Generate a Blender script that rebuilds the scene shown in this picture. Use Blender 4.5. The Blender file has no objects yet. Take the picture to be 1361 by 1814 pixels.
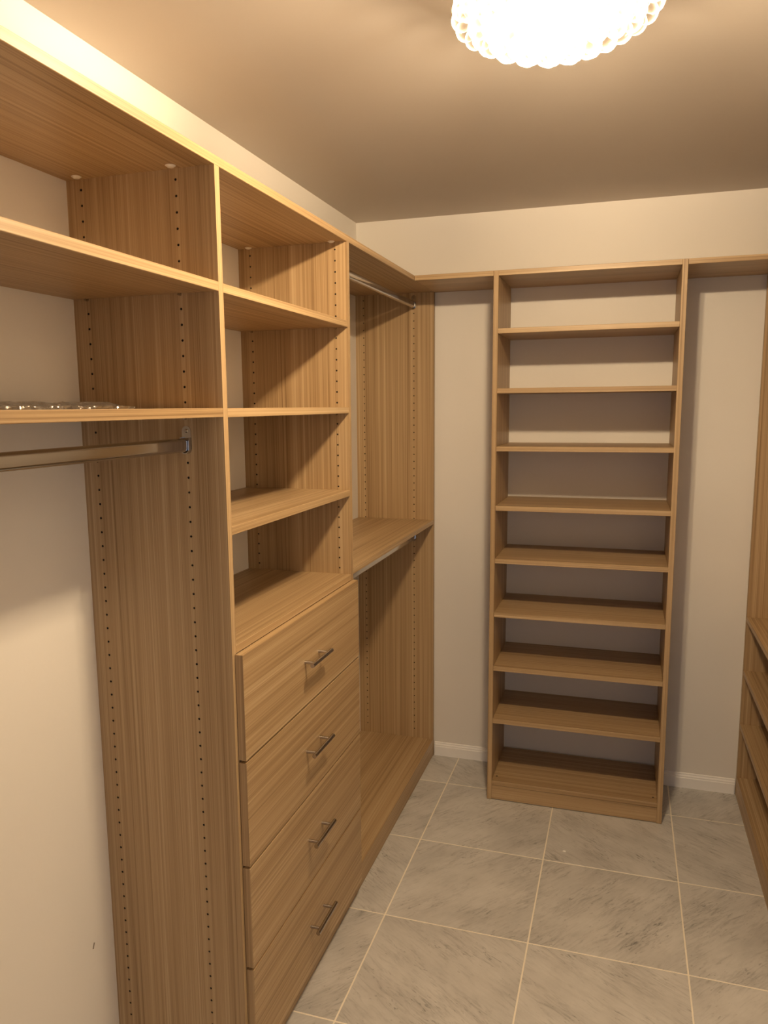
import bpy, bmesh, math, random
from mathutils import Vector, Matrix
random.seed(7)
scene = bpy.context.scene
C = scene.collection

# ------------------------------------------------------------------ camera
IMG_W, IMG_H = 1361.0, 1814.0
F_PX, CX, CY = 1373.8, 661.6, 921.8
yaw, pitch, roll = math.radians(17.968), math.radians(8.364), math.radians(-0.530)
fw = Vector((-math.sin(yaw)*math.cos(pitch), math.cos(yaw)*math.cos(pitch), -math.sin(pitch)))
rt = Vector((math.cos(yaw), math.sin(yaw), 0.0))
up = rt.cross(fw)
R = rt*math.cos(roll) + up*math.sin(roll)
U = up*math.cos(roll) - rt*math.sin(roll)
cam_data = bpy.data.cameras.new('camera')
cam = bpy.data.objects.new('camera', cam_data)
C.objects.link(cam)
M = Matrix((R, U, -fw)).transposed().to_4x4()
M.translation = Vector((1.1558, -3.3603, 1.6165))
cam.matrix_world = M
cam_data.sensor_fit = 'HORIZONTAL'
cam_data.sensor_width = 36.0
cam_data.lens = 36.0*F_PX/IMG_W
cam_data.shift_x = (IMG_W/2 - CX)/IMG_W
cam_data.shift_y = (CY - IMG_H/2)/IMG_W
cam_data.clip_start = 0.02
scene.camera = cam

# ------------------------------------------------------------------ world, exposure
world = bpy.data.worlds.new('world')
scene.world = world
world.use_nodes = True
bg = world.node_tree.nodes['Background']
bg.inputs['Color'].default_value = (0.72, 0.80, 1.0, 1)      # daylight of the next room, through the doorway
bg.inputs['Strength'].default_value = 0.85
scene.view_settings.view_transform = 'Standard'
scene.view_settings.look = 'None'
scene.view_settings.gamma = 1.0
scene.view_settings.use_curve_mapping = False
scene.view_settings.exposure = 0.0
scene.cycles.transparent_max_bounces = 24
scene.cycles.max_bounces = 8
scene.cycles.diffuse_bounces = 4
scene.cycles.sample_clamp_indirect = 6.0
LAMP_POWER = 110.0
LAMP_COLOR = (1.0, 0.765, 0.495)

# ------------------------------------------------------------------ dimensions (metres)
T = 0.019                    # board thickness
D = 0.3557                   # depth of the side units
W = 2.0023                   # room width
XW = W - D                   # front of the right unit
ZC = 2.4117                  # ceiling
ZT = 2.1168                  # top of the top shelf
ZB = ZT - T                  # underside of the top shelf
Y0, Y1, Y2, Y3 = -2.82, -1.902, -1.1227, -0.0236     # near faces of the left uprights
YF = -3.80                   # wall behind the camera
HOLE0 = 2.0765               # highest shelf-pin hole
DT = 0.348                   # tower depth
XL, XR = 0.6635, 1.3443      # tower, outer sides
A1, A2, B3, B4 = 1.871, 1.616, 1.3625, 1.0977
C1, C0 = 1.113, 0.0817

# ------------------------------------------------------------------ materials
def new_mat(name):
    m = bpy.data.materials.new(name)
    m.use_nodes = True
    nt = m.node_tree
    b = nt.nodes['Principled BSDF']
    return m, nt, b

def node(nt, t, **kw):
    n = nt.nodes.new(t)
    for k, v in kw.items():
        setattr(n, k, v)
    return n

def math_node(nt, op, a, b=None):
    n = node(nt, 'ShaderNodeMath', operation=op)
    for i, v in enumerate((a, b)):
        if v is None: continue
        if isinstance(v, (int, float)): n.inputs[i].default_value = v
        else: nt.links.new(v, n.inputs[i])
    return n.outputs[0]

def ramp(nt, fac, stops):
    r = node(nt, 'ShaderNodeValToRGB')
    els = r.color_ramp.elements
    while len(els) < len(stops): els.new(0.5)
    for e, (p, c) in zip(els, stops):
        e.position = p
        e.color = tuple(c) + (1,)
    nt.links.new(fac, r.inputs[0])
    return r.outputs[0]

def grain_mat(name, axis):
    """rift oak laminate with straight grain along the given object axis"""
    m, nt, b = new_mat(name)
    tc = node(nt, 'ShaderNodeTexCoord')
    oi = node(nt, 'ShaderNodeObjectInfo')
    off = node(nt, 'ShaderNodeVectorMath', operation='ADD')
    comb = node(nt, 'ShaderNodeCombineXYZ')
    for i in range(3):
        nt.links.new(math_node(nt, 'MULTIPLY', oi.outputs['Random'], 7.0 + 3.1*i), comb.inputs[i])
    nt.links.new(tc.outputs['Object'], off.inputs[0])
    nt.links.new(comb.outputs[0], off.inputs[1])
    def streak(across, along, detail, rough=0.55):
        mp = node(nt, 'ShaderNodeVectorMath', operation='MULTIPLY')
        s = [across]*3
        s[axis] = along
        mp.inputs[1].default_value = s
        nt.links.new(off.outputs[0], mp.inputs[0])
        n = node(nt, 'ShaderNodeTexNoise')
        n.inputs['Scale'].default_value = 1.0
        n.inputs['Detail'].default_value = detail
        n.inputs['Roughness'].default_value = rough
        nt.links.new(mp.outputs[0], n.inputs['Vector'])
        return n.outputs['Fac']
    fine = streak(430.0, 1.3, 2.0)
    mid = streak(120.0, 0.55, 3.0)
    wide = streak(17.0, 0.14, 2.0)
    f = math_node(nt, 'ADD', math_node(nt, 'MULTIPLY', fine, 0.42), math_node(nt, 'MULTIPLY', mid, 0.40))
    f = math_node(nt, 'ADD', f, math_node(nt, 'MULTIPLY', wide, 0.22))
    col = ramp(nt, f, [(0.36, (0.215, 0.128, 0.056)), (0.47, (0.370, 0.243, 0.122)),
                       (0.57, (0.455, 0.316, 0.170)), (0.68, (0.575, 0.430, 0.260))])
    nt.links.new(col, b.inputs['Base Color'])
    b.inputs['Roughness'].default_value = 0.42
    return m

WOOD = [grain_mat('oak_grain_' + a, i) for i, a in enumerate('xyz')]

def plain(name, col, rough=0.5, metal=0.0):
    m, nt, b = new_mat(name)
    b.inputs['Base Color'].default_value = tuple(col) + (1,)
    b.inputs['Roughness'].default_value = rough
    b.inputs['Metallic'].default_value = metal
    return m

def paint(name, col, rough, scale=90.0, strength=0.10):
    m, nt, b = new_mat(name)
    tc = node(nt, 'ShaderNodeTexCoord')
    n = node(nt, 'ShaderNodeTexNoise')
    n.inputs['Scale'].default_value = scale
    n.inputs['Detail'].default_value = 3.0
    nt.links.new(tc.outputs['Object'], n.inputs['Vector'])
    n2 = node(nt, 'ShaderNodeTexNoise')
    n2.inputs['Scale'].default_value = 2.3
    nt.links.new(tc.outputs['Object'], n2.inputs['Vector'])
    c = ramp(nt, n2.outputs['Fac'], [(0.3, tuple(v*0.975 for v in col)), (0.7, col)])
    nt.links.new(c, b.inputs['Base Color'])
    b.inputs['Roughness'].default_value = rough
    bump = node(nt, 'ShaderNodeBump')
    bump.inputs['Strength'].default_value = strength
    bump.inputs['Distance'].default_value = 0.002
    nt.links.new(n.outputs['Fac'], bump.inputs['Height'])
    nt.links.new(bump.outputs[0], b.inputs['Normal'])
    return m

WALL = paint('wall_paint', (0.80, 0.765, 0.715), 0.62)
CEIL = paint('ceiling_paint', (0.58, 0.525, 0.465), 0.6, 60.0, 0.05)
TRIM = plain('trim_paint', (0.90, 0.88, 0.86), 0.38)
HOLE = plain('bored_hole', (0.035, 0.022, 0.014), 0.9)
CHROME = plain('polished_chrome', (0.56, 0.54, 0.52), 0.12, 1.0)
STEEL = plain('brushed_nickel', (0.52, 0.49, 0.46), 0.16, 1.0)
CAM = plain('cream_plastic', (0.78, 0.72, 0.62), 0.45)
GROUT = paint('cream_grout', (0.92, 0.85, 0.72), 0.85, 200.0, 0.2)
SCUFF = plain('scuff', (0.16, 0.12, 0.08), 0.8)

def tile_mat():
    m, nt, b = new_mat('grey_marble_tile')
    tc = node(nt, 'ShaderNodeTexCoord')
    oi = node(nt, 'ShaderNodeObjectInfo')
    comb = node(nt, 'ShaderNodeCombineXYZ')
    for i in range(3):
        nt.links.new(math_node(nt, 'MULTIPLY', oi.outputs['Random'], 11.0 + 5.3*i), comb.inputs[i])
    # vein direction differs from tile to tile
    pick = math_node(nt, 'FRACT', math_node(nt, 'MULTIPLY', oi.outputs['Random'], 17.0))
    ang = math_node(nt, 'ADD', math_node(nt, 'MULTIPLY', math_node(nt, 'GREATER_THAN', pick, 0.45), 1.35),
                    math_node(nt, 'MULTIPLY', pick, 0.35))
    ang = math_node(nt, 'SUBTRACT', ang, 1.0)
    rot = node(nt, 'ShaderNodeVectorRotate', rotation_type='Z_AXIS')
    nt.links.new(tc.outputs['Object'], rot.inputs['Vector'])
    nt.links.new(ang, rot.inputs['Angle'])
    add = node(nt, 'ShaderNodeVectorMath', operation='ADD')
    nt.links.new(rot.outputs[0], add.inputs[0])
    nt.links.new(comb.outputs[0], add.inputs[1])
    def noise(sx, sy, detail, rough=0.6, dist=0.0):
        mp = node(nt, 'ShaderNodeVectorMath', operation='MULTIPLY')
        mp.inputs[1].default_value = (sx, sy, 1.0)
        nt.links.new(add.outputs[0], mp.inputs[0])
        n = node(nt, 'ShaderNodeTexNoise')
        n.inputs['Scale'].default_value = 1.0
        n.inputs['Detail'].default_value = detail
        n.inputs['Roughness'].default_value = rough
        n.inputs['Distortion'].default_value = dist
        nt.links.new(mp.outputs[0], n.inputs['Vector'])
        return n.outputs['Fac']
    cloud = noise(5.0, 8.0, 6.0, 0.6)
    mask = noise(6.5, 11.0, 3.0, 0.5)
    streak = noise(13.0, 85.0, 4.0, 0.6, 1.2)
    fleck = noise(42.0, 150.0, 3.0, 0.6, 0.5)
    base = ramp(nt, cloud, [(0.28, (0.475, 0.465, 0.445)), (0.50, (0.575, 0.56, 0.535)), (0.72, (0.65, 0.635, 0.61))])
    # veins gather in patches
    st = math_node(nt, 'ADD', streak, math_node(nt, 'MULTIPLY', math_node(nt, 'SUBTRACT', mask, 0.5), 0.55))
    fk = math_node(nt, 'ADD', fleck, math_node(nt, 'MULTIPLY', math_node(nt, 'SUBTRACT', mask, 0.5), 0.40))
    dark = ramp(nt, st, [(0.20, (0.58,)*3), (0.37, (0.88,)*3), (0.50, (1.0,)*3), (0.75, (1.06,)*3)])
    fl = ramp(nt, fk, [(0.25, (0.42,)*3), (0.37, (1.0,)*3), (0.6, (1.0,)*3)])
    mx = node(nt, 'ShaderNodeMix', data_type='RGBA', blend_type='MULTIPLY')
    mx.inputs[0].default_value = 1.0
    nt.links.new(base, mx.inputs[6]); nt.links.new(dark, mx.inputs[7])
    mx2 = node(nt, 'ShaderNodeMix', data_type='RGBA', blend_type='MULTIPLY')
    mx2.inputs[0].default_value = 0.8
    nt.links.new(mx.outputs[2], mx2.inputs[6]); nt.links.new(fl, mx2.inputs[7])
    nt.links.new(mx2.outputs[2], b.inputs['Base Color'])
    b.inputs['Roughness'].default_value = 0.42
    return m
TILE = tile_mat()

def crystal_mat():
    m, nt, b = new_mat('crystal')
    nt.nodes.remove(b)
    out = nt.nodes['Material Output']
    tr = node(nt, 'ShaderNodeBsdfTransparent'); tr.inputs[0].default_value = (0.97, 0.96, 0.94, 1)
    gl = node(nt, 'ShaderNodeBsdfGlossy'); gl.inputs['Roughness'].default_value = 0.05
    tl = node(nt, 'ShaderNodeBsdfTranslucent'); tl.inputs[0].default_value = (0.95, 0.94, 0.92, 1)
    lw = node(nt, 'ShaderNodeLayerWeight'); lw.inputs['Blend'].default_value = 0.35
    m1 = node(nt, 'ShaderNodeMixShader'); m1.inputs[0].default_value = 0.85
    nt.links.new(gl.outputs[0], m1.inputs[1]); nt.links.new(tl.outputs[0], m1.inputs[2])
    m2 = node(nt, 'ShaderNodeMixShader')
    fac = math_node(nt, 'ADD', math_node(nt, 'MULTIPLY', math_node(nt, 'POWER', lw.outputs['Facing'], 2.2), 0.65), 0.012)
    nt.links.new(fac, m2.inputs[0])
    nt.links.new(tr.outputs[0], m2.inputs[1]); nt.links.new(m1.outputs[0], m2.inputs[2])
    nt.links.new(m2.outputs[0], out.inputs['Surface'])
    return m
CRYSTAL = crystal_mat()

def bulb_mat(strength):
    m, nt, b = new_mat('lit_bulb')
    b.inputs['Base Color'].default_value = (0.9, 0.85, 0.8, 1)
    b.inputs['Emission Color'].default_value = LAMP_COLOR + (1,)
    b.inputs['Emission Strength'].default_value = strength
    return m

def wrap_mat():
    m, nt, b = new_mat('clear_plastic_wrap')
    b.inputs['Base Color'].default_value = (0.42, 0.37, 0.32, 1)
    b.inputs['Metallic'].default_value = 0.75
    b.inputs['Roughness'].default_value = 0.20
    b.inputs['Specular IOR Level'].default_value = 0.8
    b.inputs['Alpha'].default_value = 0.60
    tc = node(nt, 'ShaderNodeTexCoord')
    n = node(nt, 'ShaderNodeTexVoronoi')
    n.inputs['Scale'].default_value = 55.0
    nt.links.new(tc.outputs['Object'], n.inputs['Vector'])
    bump = node(nt, 'ShaderNodeBump')
    bump.inputs['Strength'].default_value = 0.8
    bump.inputs['Distance'].default_value = 0.008
    nt.links.new(n.outputs['Distance'], bump.inputs['Height'])
    nt.links.new(bump.outputs[0], b.inputs['Normal'])
    return m
WRAP = wrap_mat()
CORE = plain('grey_board', (0.16, 0.125, 0.095), 0.5)

# ------------------------------------------------------------------ helpers
def link(o, parent=None):
    C.objects.link(o)
    if parent is not None:
        o.parent = parent
        o.matrix_parent_inverse = Matrix.Translation(-Vector(parent.get('base', (0, 0, 0))))
    return o

def mesh_obj(name, verts, faces, mats, parent=None, loc=None, smooth=False, midx=None):
    """one mesh object; vertices in room coordinates, origin moved to their middle (or loc)"""
    if loc is None:
        loc = [(min(v[i] for v in verts) + max(v[i] for v in verts))/2 for i in range(3)]
    me = bpy.data.meshes.new(name)
    me.from_pydata([(v[0]-loc[0], v[1]-loc[1], v[2]-loc[2]) for v in verts], [], faces)
    for m in (mats if isinstance(mats, (list, tuple)) else [mats]):
        me.materials.append(m)
    if midx: me.polygons.foreach_set('material_index', midx)
    if smooth: me.polygons.foreach_set('use_smooth', [True]*len(me.polygons))
    me.validate(); me.update()
    o = bpy.data.objects.new(name, me)
    o.location = loc
    C.objects.link(o)
    if parent is not None: set_parent(o, parent)
    return o

def world_loc(o):
    p = Vector(o.location)
    if o.parent is not None: p = p + world_loc(o.parent)
    return p

def set_parent(o, parent):
    """parents hold translation only, so local = room - parent's place"""
    o.location = Vector(o.location) - world_loc(parent)
    o.parent = parent

def bm_to_obj(name, bm, mats, parent=None, loc=None, smooth=False):
    bm.verts.index_update()
    vs = [tuple(v.co) for v in bm.verts]
    fs = [[v.index for v in f.verts] for f in bm.faces]
    mi = [f.material_index for f in bm.faces]
    bm.free()
    return mesh_obj(name, vs, fs, mats, parent, loc, smooth, mi)

def bm_box(bm, a, b, bevel=0.0, mi=0):
    x0, y0, z0 = a; x1, y1, z1 = b
    vs = [bm.verts.new(p) for p in ((x0,y0,z0),(x1,y0,z0),(x1,y1,z0),(x0,y1,z0),(x0,y0,z1),(x1,y0,z1),(x1,y1,z1),(x0,y1,z1))]
    fs = [bm.faces.new([vs[i] for i in q]) for q in ((0,3,2,1),(4,5,6,7),(0,1,5,4),(1,2,6,5),(2,3,7,6),(3,0,4,7))]
    for f in fs: f.material_index = mi
    if bevel:
        es = {e for f in fs for e in f.edges}
        bmesh.ops.bevel(bm, geom=list(es), offset=bevel, segments=1, affect='EDGES', profile=0.5, material=-1)

def board(name, a, b, mat, parent=None, bevel=0.0009):
    bm = bmesh.new()
    bm_box(bm, a, b, bevel)
    return bm_to_obj(name, bm, mat, parent)

def bm_cyl(bm, p0, p1, r, n=16, caps=True, r1=None, mi=0):
    p0, p1 = Vector(p0), Vector(p1)
    d = (p1-p0).normalized()
    u = d.orthogonal().normalized(); v = d.cross(u)
    r1 = r if r1 is None else r1
    A = [bm.verts.new(p0 + (u*math.cos(2*math.pi*i/n) + v*math.sin(2*math.pi*i/n))*r) for i in range(n)]
    B = [bm.verts.new(p1 + (u*math.cos(2*math.pi*i/n) + v*math.sin(2*math.pi*i/n))*r1) for i in range(n)]
    for i in range(n):
        f = bm.faces.new((A[i], A[(i+1)%n], B[(i+1)%n], B[i])); f.smooth = True; f.material_index = mi
    if caps:
        bm.faces.new(A[::-1]).material_index = mi
        bm.faces.new(B).material_index = mi

def smooth_sides(o, angle=40):
    me = o.data
    me.polygons.foreach_set('use_smooth', [True]*len(me.polygons))
    me.set_sharp_from_angle(angle=math.radians(angle))

def tag(o, label, cat, group=None, kind=None):
    o['label'] = label
    o['category'] = cat
    if group: o['group'] = group
    if kind: o['kind'] = kind
    return o

def empty(name, loc, label, cat, group=None):
    o = bpy.data.objects.new(name, None)
    o.empty_display_size = 0.1
    o.location = loc
    C.objects.link(o)
    return tag(o, label, cat, group)

def drilled_panel(name, y0, y1, z0, z1, x0, x1, cols, ks, parent, face='near'):
    """upright of the side units, drilled with two columns of shelf-pin holes on its near face (y0)"""
    V, Fc, MI = [], [], []
    def v(*p):
        V.append(p); return len(V)-1
    def f(idx, mi=0):
        Fc.append(idx); MI.append(mi)
    hw, hh, r, dep = 0.006, 0.016, 0.0027, 0.009
    zs_top = HOLE0 - 0.032*ks[0] + hh
    zs_bot = HOLE0 - 0.032*ks[-1] - hh
    def quad(xa, xb, za, zb):
        f([v(xa,y0,za), v(xb,y0,za), v(xb,y0,zb), v(xa,y0,zb)])
    quad(x0, x1, z0, zs_bot); quad(x0, x1, zs_top, z1)
    xs = [x0]
    for c in sorted(cols): xs += [c-hw, c+hw]
    xs.append(x1)
    for i in range(0, len(xs), 2): quad(xs[i], xs[i+1], zs_bot, zs_top)
    N = 8
    for c in cols:
        for k in ks:
            zc = HOLE0 - 0.032*k
            oc = [v(c-hw,y0,zc-hh), v(c+hw,y0,zc-hh), v(c+hw,y0,zc+hh), v(c-hw,y0,zc+hh)]
            ring = [v(c + r*math.cos(a), y0, zc + r*math.sin(a)) for a in [math.radians(-135 + 45*i) for i in range(N)]]
            deep = [v(V[i][0], y0+dep, V[i][2]) for i in ring]
            for q in range(4):
                a, b2 = ring[2*q], ring[(2*q+2) % N]; m = ring[2*q+1]
                f([oc[q], oc[(q+1) % 4], b2, m, a])
            for i in range(N): f([ring[i], ring[(i+1) % N], deep[(i+1) % N], deep[i]], 1)
            f(deep, 1)
    # the other five sides
    a = [v(x0,y0,z0), v(x1,y0,z0), v(x1,y1,z0), v(x0,y1,z0), v(x0,y0,z1), v(x1,y0,z1), v(x1,y1,z1), v(x0,y1,z1)]
    for q in ((0,3,2,1),(4,5,6,7),(1,2,6,5),(2,3,7,6),(3,0,4,7)): f([a[i] for i in q])
    return mesh_obj(name, V, Fc, [WOOD[2], HOLE], parent, midx=MI)

# ------------------------------------------------------------------ the room
def struct(o, label, cat):
    return tag(o, label, cat, kind='structure')

TH = 0.10
struct(board('wall_left', (-TH, YF-TH, -0.05), (0, TH, ZC), WALL, bevel=0), 'warm white painted wall behind the left run of closet units', 'wall')
struct(board('wall_right', (W, YF-TH, -0.05), (W+TH, TH, ZC), WALL, bevel=0), 'warm white painted wall behind the right closet unit', 'wall')
struct(board('wall_back', (0, 0, -0.05), (W, TH, ZC), WALL, bevel=0), 'warm white painted wall behind the tall open shelf tower', 'wall')
# wall behind the camera, with the doorway the photograph was taken from
bm = bmesh.new()
DX0, DX1, DZ = 0.72, 1.55, 2.04
bm_box(bm, (0, YF-TH, -0.05), (DX0, YF, ZC)); bm_box(bm, (DX1, YF-TH, -0.05), (W, YF, ZC)); bm_box(bm, (DX0, YF-TH, DZ), (DX1, YF, ZC))
struct(bm_to_obj('wall_front', bm, WALL), 'warm white painted wall with the open doorway behind the camera', 'wall')
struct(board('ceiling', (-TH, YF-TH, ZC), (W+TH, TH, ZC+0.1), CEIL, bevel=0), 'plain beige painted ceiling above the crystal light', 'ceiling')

floor = board('floor', (0, YF-TH, -0.05), (W, 0, -0.0007), GROUT, bevel=0)
struct(floor, 'grey marble-look floor tiles with thin cream grout lines', 'floor')
GX, GY, GP, GQ, GAP = 0.4761, -0.2648, 0.4537, 0.4580, 0.0046
nx0, ny0 = -2, -9
for i in range(-2, 4):
    for j in range(-1, 9):
        xa, xb = GX + i*GP + GAP/2, GX + (i+1)*GP - GAP/2
        yb, ya = GY - (j)*GQ - GAP/2, GY - (j+1)*GQ + GAP/2
        xa, xb = max(xa, 0.001), min(xb, W-0.001)
        ya, yb = max(ya, YF-TH), min(yb, -0.001)
        if xb-xa < 0.01 or yb-ya < 0.01: continue
        board('floor_tile', (xa, ya, -0.010), (xb, yb, 0.0), TILE, floor, bevel=0.0006)

def baseboard(name, x0, x1, label):
    prof = [(0, 0), (-0.012, 0), (-0.012, 0.043), (-0.0095, 0.046), (-0.0095, 0.051), (-0.0055, 0.0565), (-0.0055, 0.0605), (-0.003, 0.0633), (0, 0.0633)]
    n = len(prof)
    vs = [(x, y, z) for x in (x0, x1) for y, z in prof]
    fs = [[i, (i+1) % n, n+(i+1) % n, n+i] for i in range(n)] + [list(range(n))[::-1], list(range(n, 2*n))]
    struct(mesh_obj(name, vs, fs, TRIM), label, 'baseboard')
baseboard('baseboard_back_left', D+0.004, XL-0.001, 'short white baseboard between the left unit and the shelf tower')
baseboard('baseboard_back_right', XR+0.001, XW-0.004, 'short white baseboard between the shelf tower and the right unit')

# small marks on the left wall
bm = bmesh.new()
bm_cyl(bm, (0.0003, -1.979, 0.3515), (0.0003, -1.974, 0.3640), 0.0013, 6)
o = bm_to_obj('scuff_mark', bm, SCUFF, bpy.data.objects['wall_left'])
bm = bmesh.new()
bm_cyl(bm, (0.0, -1.46, 2.222), (0.0008, -1.46, 2.222), 0.0028, 8)
o = bm_to_obj('nail_hole', bm, SCUFF, bpy.data.objects['wall_left'])

# ------------------------------------------------------------------ hardware
def shelf_pins(shelf, xs, ys, z):
    for y, s in ys:
        for x in xs:
            bm = bmesh.new()
            bm_cyl(bm, (x, y, z-0.0027), (x, y+s*0.009, z-0.0027), 0.0025, 8)
            bm_to_obj('shelf_pin', bm, STEEL, shelf)

def cam_covers(parent, xs, ys, z):
    for y in ys:
        for x in xs:
            bm = bmesh.new()
            bm_cyl(bm, (x, y, z), (x, y, z-0.0012), 0.0105, 20)
            bm_cyl(bm, (x, y, z-0.0012), (x, y, z-0.0040), 0.0095, 20, r1=0.0062)
            o = bm_to_obj('connector_cap', bm, CAM, parent)

def oval_section(w, h, n=12):
    """stadium outline, upright"""
    pts = []
    r = w/2; s = h/2 - r
    for i in range(n+1):
        a = math.pi*i/n
        pts.append((r*math.cos(a), s + r*math.sin(a)))
    for i in range(n+1):
        a = math.pi + math.pi*i/n
        pts.append((r*math.cos(a), -s + r*math.sin(a)))
    return pts

def hanging_rod(x, z, ya, yb, label):
    root = empty('hanging_rod', (x, ya, z), label, 'closet rod', 'oval chrome hanging rods')
    sec = oval_section(0.0155, 0.030)
    n = len(sec)
    vs = [(x+px, y, z+pz) for y in (ya+0.002, yb-0.002) for px, pz in sec]
    fs = [[i, n+i, n+(i+1) % n, (i+1) % n] for i in range(n)] + [list(range(n)), list(range(n, 2*n))[::-1]]
    o = mesh_obj('rod', vs, fs, CHROME, root); smooth_sides(o)
    for y, s in ((ya, 1), (yb, -1)):
        # bracket: back plate with rounded top, and a cup that carries the rod end
        bm = bmesh.new()
        out = []
        hw = 0.0105
        for i in range(9):
            a = math.pi*i/8
            out.append((hw*math.cos(a), 0.030 + hw*math.sin(a)))
        for i in range(9):
            a = math.pi + math.pi*i/8
            out.append((hw*math.cos(a), -0.0085 + hw*math.sin(a)))
        A = [bm.verts.new((x+px, y, z+pz)) for px, pz in out]
        B = [bm.verts.new((x+px, y+s*0.0018, z+pz)) for px, pz in out]
        m = len(out)
        for i in range(m): bm.faces.new((A[i], A[(i+1) % m], B[(i+1) % m], B[i]))
        bm.faces.new(A); bm.faces.new(B[::-1])
        # cup wall (U, open at the top)
        up_ = [(hw, 0.016)] + [(hw*math.cos(math.pi + math.pi*i/8)*-1, -0.0085 + hw*math.sin(math.pi + math.pi*i/8)) for i in range(9)] + [(-hw, 0.016)]
        inn = [(px*0.82, pz if pz > 0 else (pz+0.0085)*0.82-0.0085) for px, pz in up_]
        y2 = y+s*0.011
        Q = [[bm.verts.new((x+px, yy, z+pz)) for px, pz in prof] for yy in (y, y2) for prof in (up_, inn)]
        k = len(up_)
        for i in range(k-1):
            bm.faces.new((Q[0][i], Q[0][i+1], Q[2][i+1], Q[2][i]))
            bm.faces.new((Q[1][i], Q[3][i], Q[3][i+1], Q[1][i+1]))
            bm.faces.new((Q[2][i], Q[2][i+1], Q[3][i+1], Q[3][i]))
        bmesh.ops.recalc_face_normals(bm, faces=bm.faces[:])
        br = bm_to_obj('bracket', bm, CHROME, root); smooth_sides(br, 50)
        bm = bmesh.new()
        bm_cyl(bm, (x, y+s*0.0018, z+0.030), (x, y+s*0.0036, z+0.030), 0.0042, 12, r1=0.0028)
        sc_ = bm_to_obj('screw', bm, STEEL, br); smooth_sides(sc_)
    return root

HX_A = (0.0369, 0.2665)
HX_B = (0.0400, 0.3179)
KS = list(range(0, 62))

# ------------------------------------------------------------------ left run
ls = board('top_shelf', (0.0, Y0-0.001, ZB), (D, -0.001, ZT), WOOD[1])
tag(ls, 'long oak top shelf running above the left closet units to the corner', 'shelf')
cam_covers(ls, (0.0430, 0.2690), (Y1-0.021,), ZB)
cam_covers(ls, (0.0420, 0.3120), (Y2-0.014,), ZB)

# bay A: open hanging bay nearest the camera
ua = empty('shelving_unit', (D/2, (Y0+Y1)/2, 0), 'open oak hanging bay with two upper shelves, nearest the camera on the left', 'closet unit')
drilled_panel('side_panel', Y0, Y0+T, 0, ZB, 0.0, D, HX_A, KS, ua)
for z in (A1, A2):
    s = board('shelf', (0.001, Y0+T, z-T), (D, Y1, z), WOOD[1], ua)
    shelf_pins(s, HX_A, ((Y1, -1), (Y0+T, 1)), z-T)

# bay B: drawers below, open shelves above
ub = empty('drawer_unit', (D/2, (Y1+Y2)/2, 0), 'oak unit with four drawers below open shelves in the left run', 'drawer unit')
drilled_panel('side_panel', Y1, Y1+T, 0, ZB, 0.0, D, HX_A, KS, ub)
drilled_panel('side_panel', Y2, Y2+T, 0, ZB, 0.0, D, HX_B, KS, ub)
for z in (A1-0.001, A2-0.001, B3, B4):
    s = board('shelf', (0.001, Y1+T, z-T), (D, Y2, z), WOOD[1], ub)
    shelf_pins(s, HX_B, ((Y2, -1), (Y1+T, 1)), z-T)
board('bottom_shelf', (0.001, Y1+T, C0-T), (D, Y2, C0), WOOD[1], ub)
board('toe_kick', (D-T, Y1+T, 0.001), (D, Y2, C0-T), WOOD[1], ub)
seams = [1.0789, 0.8303, 0.5743, 0.3181, 0.0592]
for i in range(4):
    zt, zb = seams[i] - (0.0 if i == 0 else 0.0030), seams[i+1] + 0.0030
    d = board('drawer', (D+0.001, Y1+0.0110, zb), (D+0.001+T, Y2+0.0082, zt), [WOOD[1], WOOD[2]], ub, bevel=0.0005)
    for f in d.data.polygons:
        if abs(f.normal.y) > 0.9: f.material_index = 1          # banded ends
    zc = seams[i] - 0.1265
    yc = -1.5010
    bm = bmesh.new()
    xf = D+0.001+T
    bm_cyl(bm, (xf+0.030, yc-0.070, zc), (xf+0.030, yc+0.070, zc), 0.0060, 20)
    for s in (-1, 1):
        bm_cyl(bm, (xf, yc+s*0.048, zc), (xf+0.0275, yc+s*0.048, zc), 0.0045, 14)
    h = bm_to_obj('bar_handle', bm, STEEL, d)
    smooth_sides(h)
    h['label'] = 'brushed nickel bar handle'

# bay C: double hanging bay at the far end
uc = empty('hanging_unit', (D/2, (Y2+Y3)/2, 0), 'oak double hanging bay with a middle shelf, beside the back wall', 'closet unit')
drilled_panel('side_panel', Y3, Y3+T, 0, ZB, 0.0, D, HX_A, KS, uc)
s = board('shelf', (0.001, Y2+T, C1-T), (D, Y3, C1), WOOD[1], uc)
shelf_pins(s, HX_A, ((Y3, -1), (Y2+T, 1)), C1-T)
board('bottom_shelf', (0.001, Y2+T, C0-T), (D, Y3, C0), WOOD[1], uc)
board('toe_kick', (D-T, Y2+T, 0.001), (D-0.0005, Y3, C0-T), WOOD[1], uc)

# rods
hanging_rod(0.2665, 1.5385, Y0+T, Y1, 'chrome hanging rod under the shelf nearest the camera on the left')
hanging_rod(0.2665, 2.0480, Y2+T, Y3, 'chrome hanging rod just below the top shelf in the far left bay')
hanging_rod(0.2665, 1.0350, Y2+T, Y3, 'chrome hanging rod under the middle shelf of the far left bay')

# ------------------------------------------------------------------ back wall: tower between two top shelves
o = board('top_shelf', (D+0.0005, -DT, ZB), (XL-0.0005, -0.001, ZT), WOOD[0])
tag(o, 'short oak top shelf joining the left run to the tower', 'shelf')
o = board('top_shelf', (XR+0.0005, -DT, ZB), (XW-0.0005, -0.001, ZT), WOOD[0])
tag(o, 'short oak top shelf right of the tower on the back wall', 'shelf')

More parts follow.
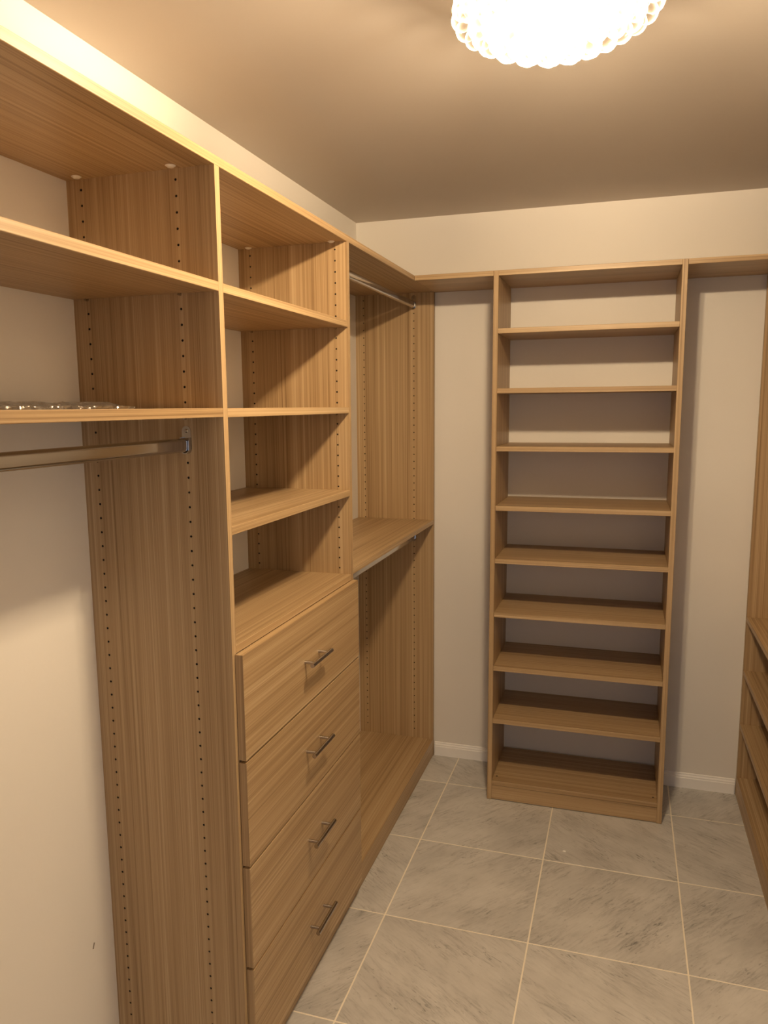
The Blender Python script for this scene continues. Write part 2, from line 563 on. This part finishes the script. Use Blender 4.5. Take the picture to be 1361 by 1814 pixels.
tw = empty('shelf_tower', ((XL+XR)/2, -DT/2, 0), 'tall narrow oak shelf tower with nine open shelves against the back wall', 'shelf tower')
board('side_panel', (XL, -DT, 0.001), (XL+T, -0.0125, ZT), WOOD[2], tw)
board('side_panel', (XR-T, -DT, 0.001), (XR, -0.0125, ZT), WOOD[2], tw)
board('top_panel', (XL+T, -DT, ZB), (XR-T, -0.001, ZT), WOOD[0], tw)
TS = [1.9047, 1.6804, 1.4584, 1.2266, 1.0158, 0.7970, 0.5738, 0.3510]
for z in TS:
    s = board('shelf', (XL+T, -DT+0.001, z-T), (XR-T, -0.001, z), WOOD[0], tw)
bs = board('bottom_shelf', (XL+T, -DT+0.0005, 0.0833-T), (XR-T, -0.0125, 0.0833), WOOD[0], tw)
board('toe_kick', (XL+T, -DT+0.0025, 0.003), (XR-T, -DT+0.002+T, 0.0833-T-0.0018), WOOD[0], tw)
for x in (XL+T+0.014, XR-T-0.014):
    bm = bmesh.new()
    bm_cyl(bm, (x, -DT+0.045, 0.0833), (x, -DT+0.045, 0.0837), 0.0042, 12)
    c = bm_to_obj('screw_hole', bm, HOLE, bs)

# ------------------------------------------------------------------ right unit
ur = empty('shelving_unit', (W-D/2, (Y2+Y3)/2, 0), 'oak shelf unit at the right edge beside the back wall', 'closet unit')
board('side_panel', (XW, Y3, 0.001), (W-0.001, Y3+T, ZB), WOOD[2], ur)
board('side_panel', (XW, Y2, 0.001), (W-0.001, Y2+T, ZB), WOOD[2], ur)
for z in (0.7650, 0.5420, 0.3140):
    s = board('shelf', (XW+0.0005, Y2+T, z-T), (W-0.001, Y3, z), WOOD[1], ur)
    shelf_pins(s, (XW+0.037, W-0.037), ((Y3, -1), (Y2+T, 1)), z-T)
board('bottom_shelf', (XW+0.0005, Y2+T, C0-T), (W-0.001, Y3, C0), WOOD[1], ur)
board('toe_kick', (XW+0.0005, Y2+T, 0.001), (XW+T, Y3, C0-T), WOOD[1], ur)
o = board('top_shelf', (XW, Y2-0.001, ZB), (W-0.001, -0.001, ZT), WOOD[1])
tag(o, 'oak top shelf over the right closet unit', 'shelf')

# ------------------------------------------------------------------ wrapped package on the shelf
def package():
    x0, x1, y0, y1 = 0.030, 0.200, -2.62, -2.035
    root = empty('wrapped_package', ((x0+x1)/2, (y0+y1)/2, A2), 'flat package in crinkled clear plastic wrap lying on the left shelf', 'package')
    board('flat_board', (x0+0.010, y0+0.012, A2+0.0008), (x1-0.008, y1-0.012, A2+0.0075), CORE, root)
    rnd = random.Random(3)
    nxs, nys = 9, 34
    # long folds of loose film with a limp tail past the far end
    fold = [[rnd.uniform(-1, 1) for _ in range(nxs+1)] for _ in range(nys+1)]
    V, Fc = [], []
    for layer in (0, 1):
        for j in range(nys+1):
            for i in range(nxs+1):
                x = x0 + (x1-x0)*i/nxs; y = y0 + (y1+0.045-y0)*j/nys
                tail = max(0.0, min(1.0, (y1+0.045-y)/0.05))
                k = min(1.0, i/1.0, (nxs-i)/1.0 + 0.35, tail*0.8+0.2)
                if layer == 0: z = A2 + 0.0003
                else: z = A2 + 0.0022 + k*(0.0098 + 0.0030*fold[j][i])
                edge = layer == 1 or i in (0, nxs) or j in (0, nys)
                V.append((x + (rnd.uniform(-0.005, 0.005) if edge else 0), y + (rnd.uniform(-0.006, 0.006) if edge else 0), z))
    n1 = (nxs+1)*(nys+1)
    idx = lambda l, i, j: l*n1 + j*(nxs+1) + i
    for j in range(nys):
        for i in range(nxs):
            q = [idx(1,i,j), idx(1,i+1,j), idx(1,i+1,j+1), idx(1,i,j+1)]
            if rnd.random() < 0.5: Fc += [[q[0], q[1], q[2]], [q[0], q[2], q[3]]]
            else: Fc += [[q[0], q[1], q[3]], [q[1], q[2], q[3]]]
            Fc.append([idx(0,i,j), idx(0,i,j+1), idx(0,i+1,j+1), idx(0,i+1,j)])
    for i in range(nxs):
        Fc.append([idx(0,i,0), idx(0,i+1,0), idx(1,i+1,0), idx(1,i,0)])
        Fc.append([idx(0,i,nys), idx(1,i,nys), idx(1,i+1,nys), idx(0,i+1,nys)])
    for j in range(nys):
        Fc.append([idx(0,0,j), idx(1,0,j), idx(1,0,j+1), idx(0,0,j+1)])
        Fc.append([idx(0,nxs,j), idx(0,nxs,j+1), idx(1,nxs,j+1), idx(1,nxs,j)])
    mesh_obj('plastic_wrap', V, Fc, WRAP, root)
package()

# small pale chip on the floor in front of the tower
def chip(x, y):
    rnd = random.Random(5)
    bm = bmesh.new()
    n = 9
    rad = [rnd.uniform(0.0030, 0.0058) for _ in range(n)]
    A = [bm.verts.new((x+rad[i]*1.3*math.cos(2*math.pi*i/n), y+rad[i]*math.sin(2*math.pi*i/n), 0.0)) for i in range(n)]
    B = [bm.verts.new((v.co.x*0.7+x*0.3, v.co.y*0.7+y*0.3, 0.0016+rnd.uniform(0, 0.0008))) for v in A]
    for i in range(n): bm.faces.new((A[i], A[(i+1) % n], B[(i+1) % n], B[i]))
    bm.faces.new(A[::-1]); bm.faces.new(B)
    tag(bm_to_obj('plaster_chip', bm, TRIM), 'tiny pale chip lying on the floor tiles in front of the tower', 'debris')
chip(0.9986, -0.647)

# ------------------------------------------------------------------ crystal ceiling light
def chandelier():
    cx, cy, z0 = 1.011, -1.835, 2.309
    root = empty('crystal_ceiling_light', (cx, cy, ZC), 'round flush ceiling light of clear crystal balls, lit', 'ceiling light')
    bm = bmesh.new()
    # shallow chrome pan; unseen rim shaped to keep bulb light off the ceiling
    prof = [(0.0, ZC-0.020), (0.142, ZC-0.020), (0.150, ZC-0.048), (0.153, ZC-0.048), (0.146, ZC-0.004), (0.140, ZC), (0.0, ZC)]
    N = 64
    pts = [[bm.verts.new((cx+r*math.cos(2*math.pi*i/N), cy+r*math.sin(2*math.pi*i/N), z)) for i in range(N)] if r else [bm.verts.new((cx, cy, z))] for r, z in prof]
    for a, b in zip(pts, pts[1:]):
        for i in range(N):
            j = (i+1) % N
            if len(a) == 1: bm.faces.new((a[0], b[i], b[j]))
            elif len(b) == 1: bm.faces.new((a[i], b[0], a[j]))
            else: bm.faces.new((a[i], b[i], b[j], a[j]))
    bmesh.ops.recalc_face_normals(bm, faces=bm.faces[:])
    o = bm_to_obj('canopy', bm, CHROME, root); smooth_sides(o, 30)
    rb = 0.0195
    #        radius  height  count
    rings = [(0.162, z0+0.033, 25), (0.166, z0, 26), (0.136, z0-0.018, 21), (0.105, z0-0.032, 16), (0.072, z0-0.043, 11), (0.039, z0-0.050, 6), (0.0, z0-0.053, 1)]
    for r, z, n in rings[:6]:
        # wire hoop that carries the balls
        bm = bmesh.new()
        N, K, rr = 48, 6, 0.0012
        vs = [[bm.verts.new((cx+(r+rr*math.cos(2*math.pi*k/K))*math.cos(2*math.pi*i/N), cy+(r+rr*math.cos(2*math.pi*k/K))*math.sin(2*math.pi*i/N), z+rb+0.002+rr*math.sin(2*math.pi*k/K))) for k in range(K)] for i in range(N)]
        for i in range(N):
            for k in range(K):
                bm.faces.new((vs[i][k], vs[(i+1) % N][k], vs[(i+1) % N][(k+1) % K], vs[i][(k+1) % K]))
        bm_to_obj('wire_hoop', bm, CHROME, root, smooth=True)
    for a in range(6):
        # curved arms from the canopy to the outer hoop
        t = math.pi*2*(a+0.35)/6
        bm = bmesh.new()
        pts = [(0.100, ZC-0.020), (0.130, ZC-0.034), (0.156, z0+0.062), (0.163, z0+0.053)]
        for (ra, za), (rb2, zb2) in zip(pts, pts[1:]):
            bm_cyl(bm, (cx+ra*math.cos(t), cy+ra*math.sin(t), za), (cx+rb2*math.cos(t), cy+rb2*math.sin(t), zb2), 0.0022, 8)
        pts = [(0.100, ZC-0.020), (0.105, z0+0.0), (0.110, z0-0.018)]
        bm_to_obj('arm', bm, CHROME, root)
    # one faceted-look ball, shared by all
    bm = bmesh.new()
    bmesh.ops.create_uvsphere(bm, u_segments=20, v_segments=12, radius=rb)
    me = bpy.data.meshes.new('crystal_ball'); bm.to_mesh(me); bm.free()
    me.polygons.foreach_set('use_smooth', [True]*len(me.polygons))
    me.materials.append(CRYSTAL)
    for q, (r, z, n) in enumerate(rings):
        for i in range(n):
            t = 2*math.pi*(i + 0.5*(q % 2))/n
            b = bpy.data.objects.new('crystal_ball', me)
            b.location = (cx + r*math.cos(t), cy + r*math.sin(t), z)
            b.rotation_euler = (random.uniform(0, 3), random.uniform(0, 3), 0)
            C.objects.link(b); set_parent(b, root)
    # bulbs and sockets
    nb, rbulb = 4, 0.016
    BULB = bulb_mat(LAMP_POWER/(math.pi*nb*4*math.pi*rbulb**2))
    for i in range(nb):
        t = 2*math.pi*(i+0.2)/nb
        x, y = cx + 0.048*math.cos(t), cy + 0.048*math.sin(t)
        bm = bmesh.new()
        bm_cyl(bm, (x, y, ZC-0.022), (x, y, ZC-0.052), 0.011, 14)
        so = bm_to_obj('lamp_socket', bm, CHROME, root); smooth_sides(so)
        bm = bmesh.new()
        bmesh.ops.create_uvsphere(bm, u_segments=8, v_segments=6, radius=rbulb, matrix=Matrix.Translation((x, y, ZC-0.070)))
        bm_to_obj('bulb', bm, BULB, so, smooth=True)
chandelier()
bpy.context.view_layer.update()
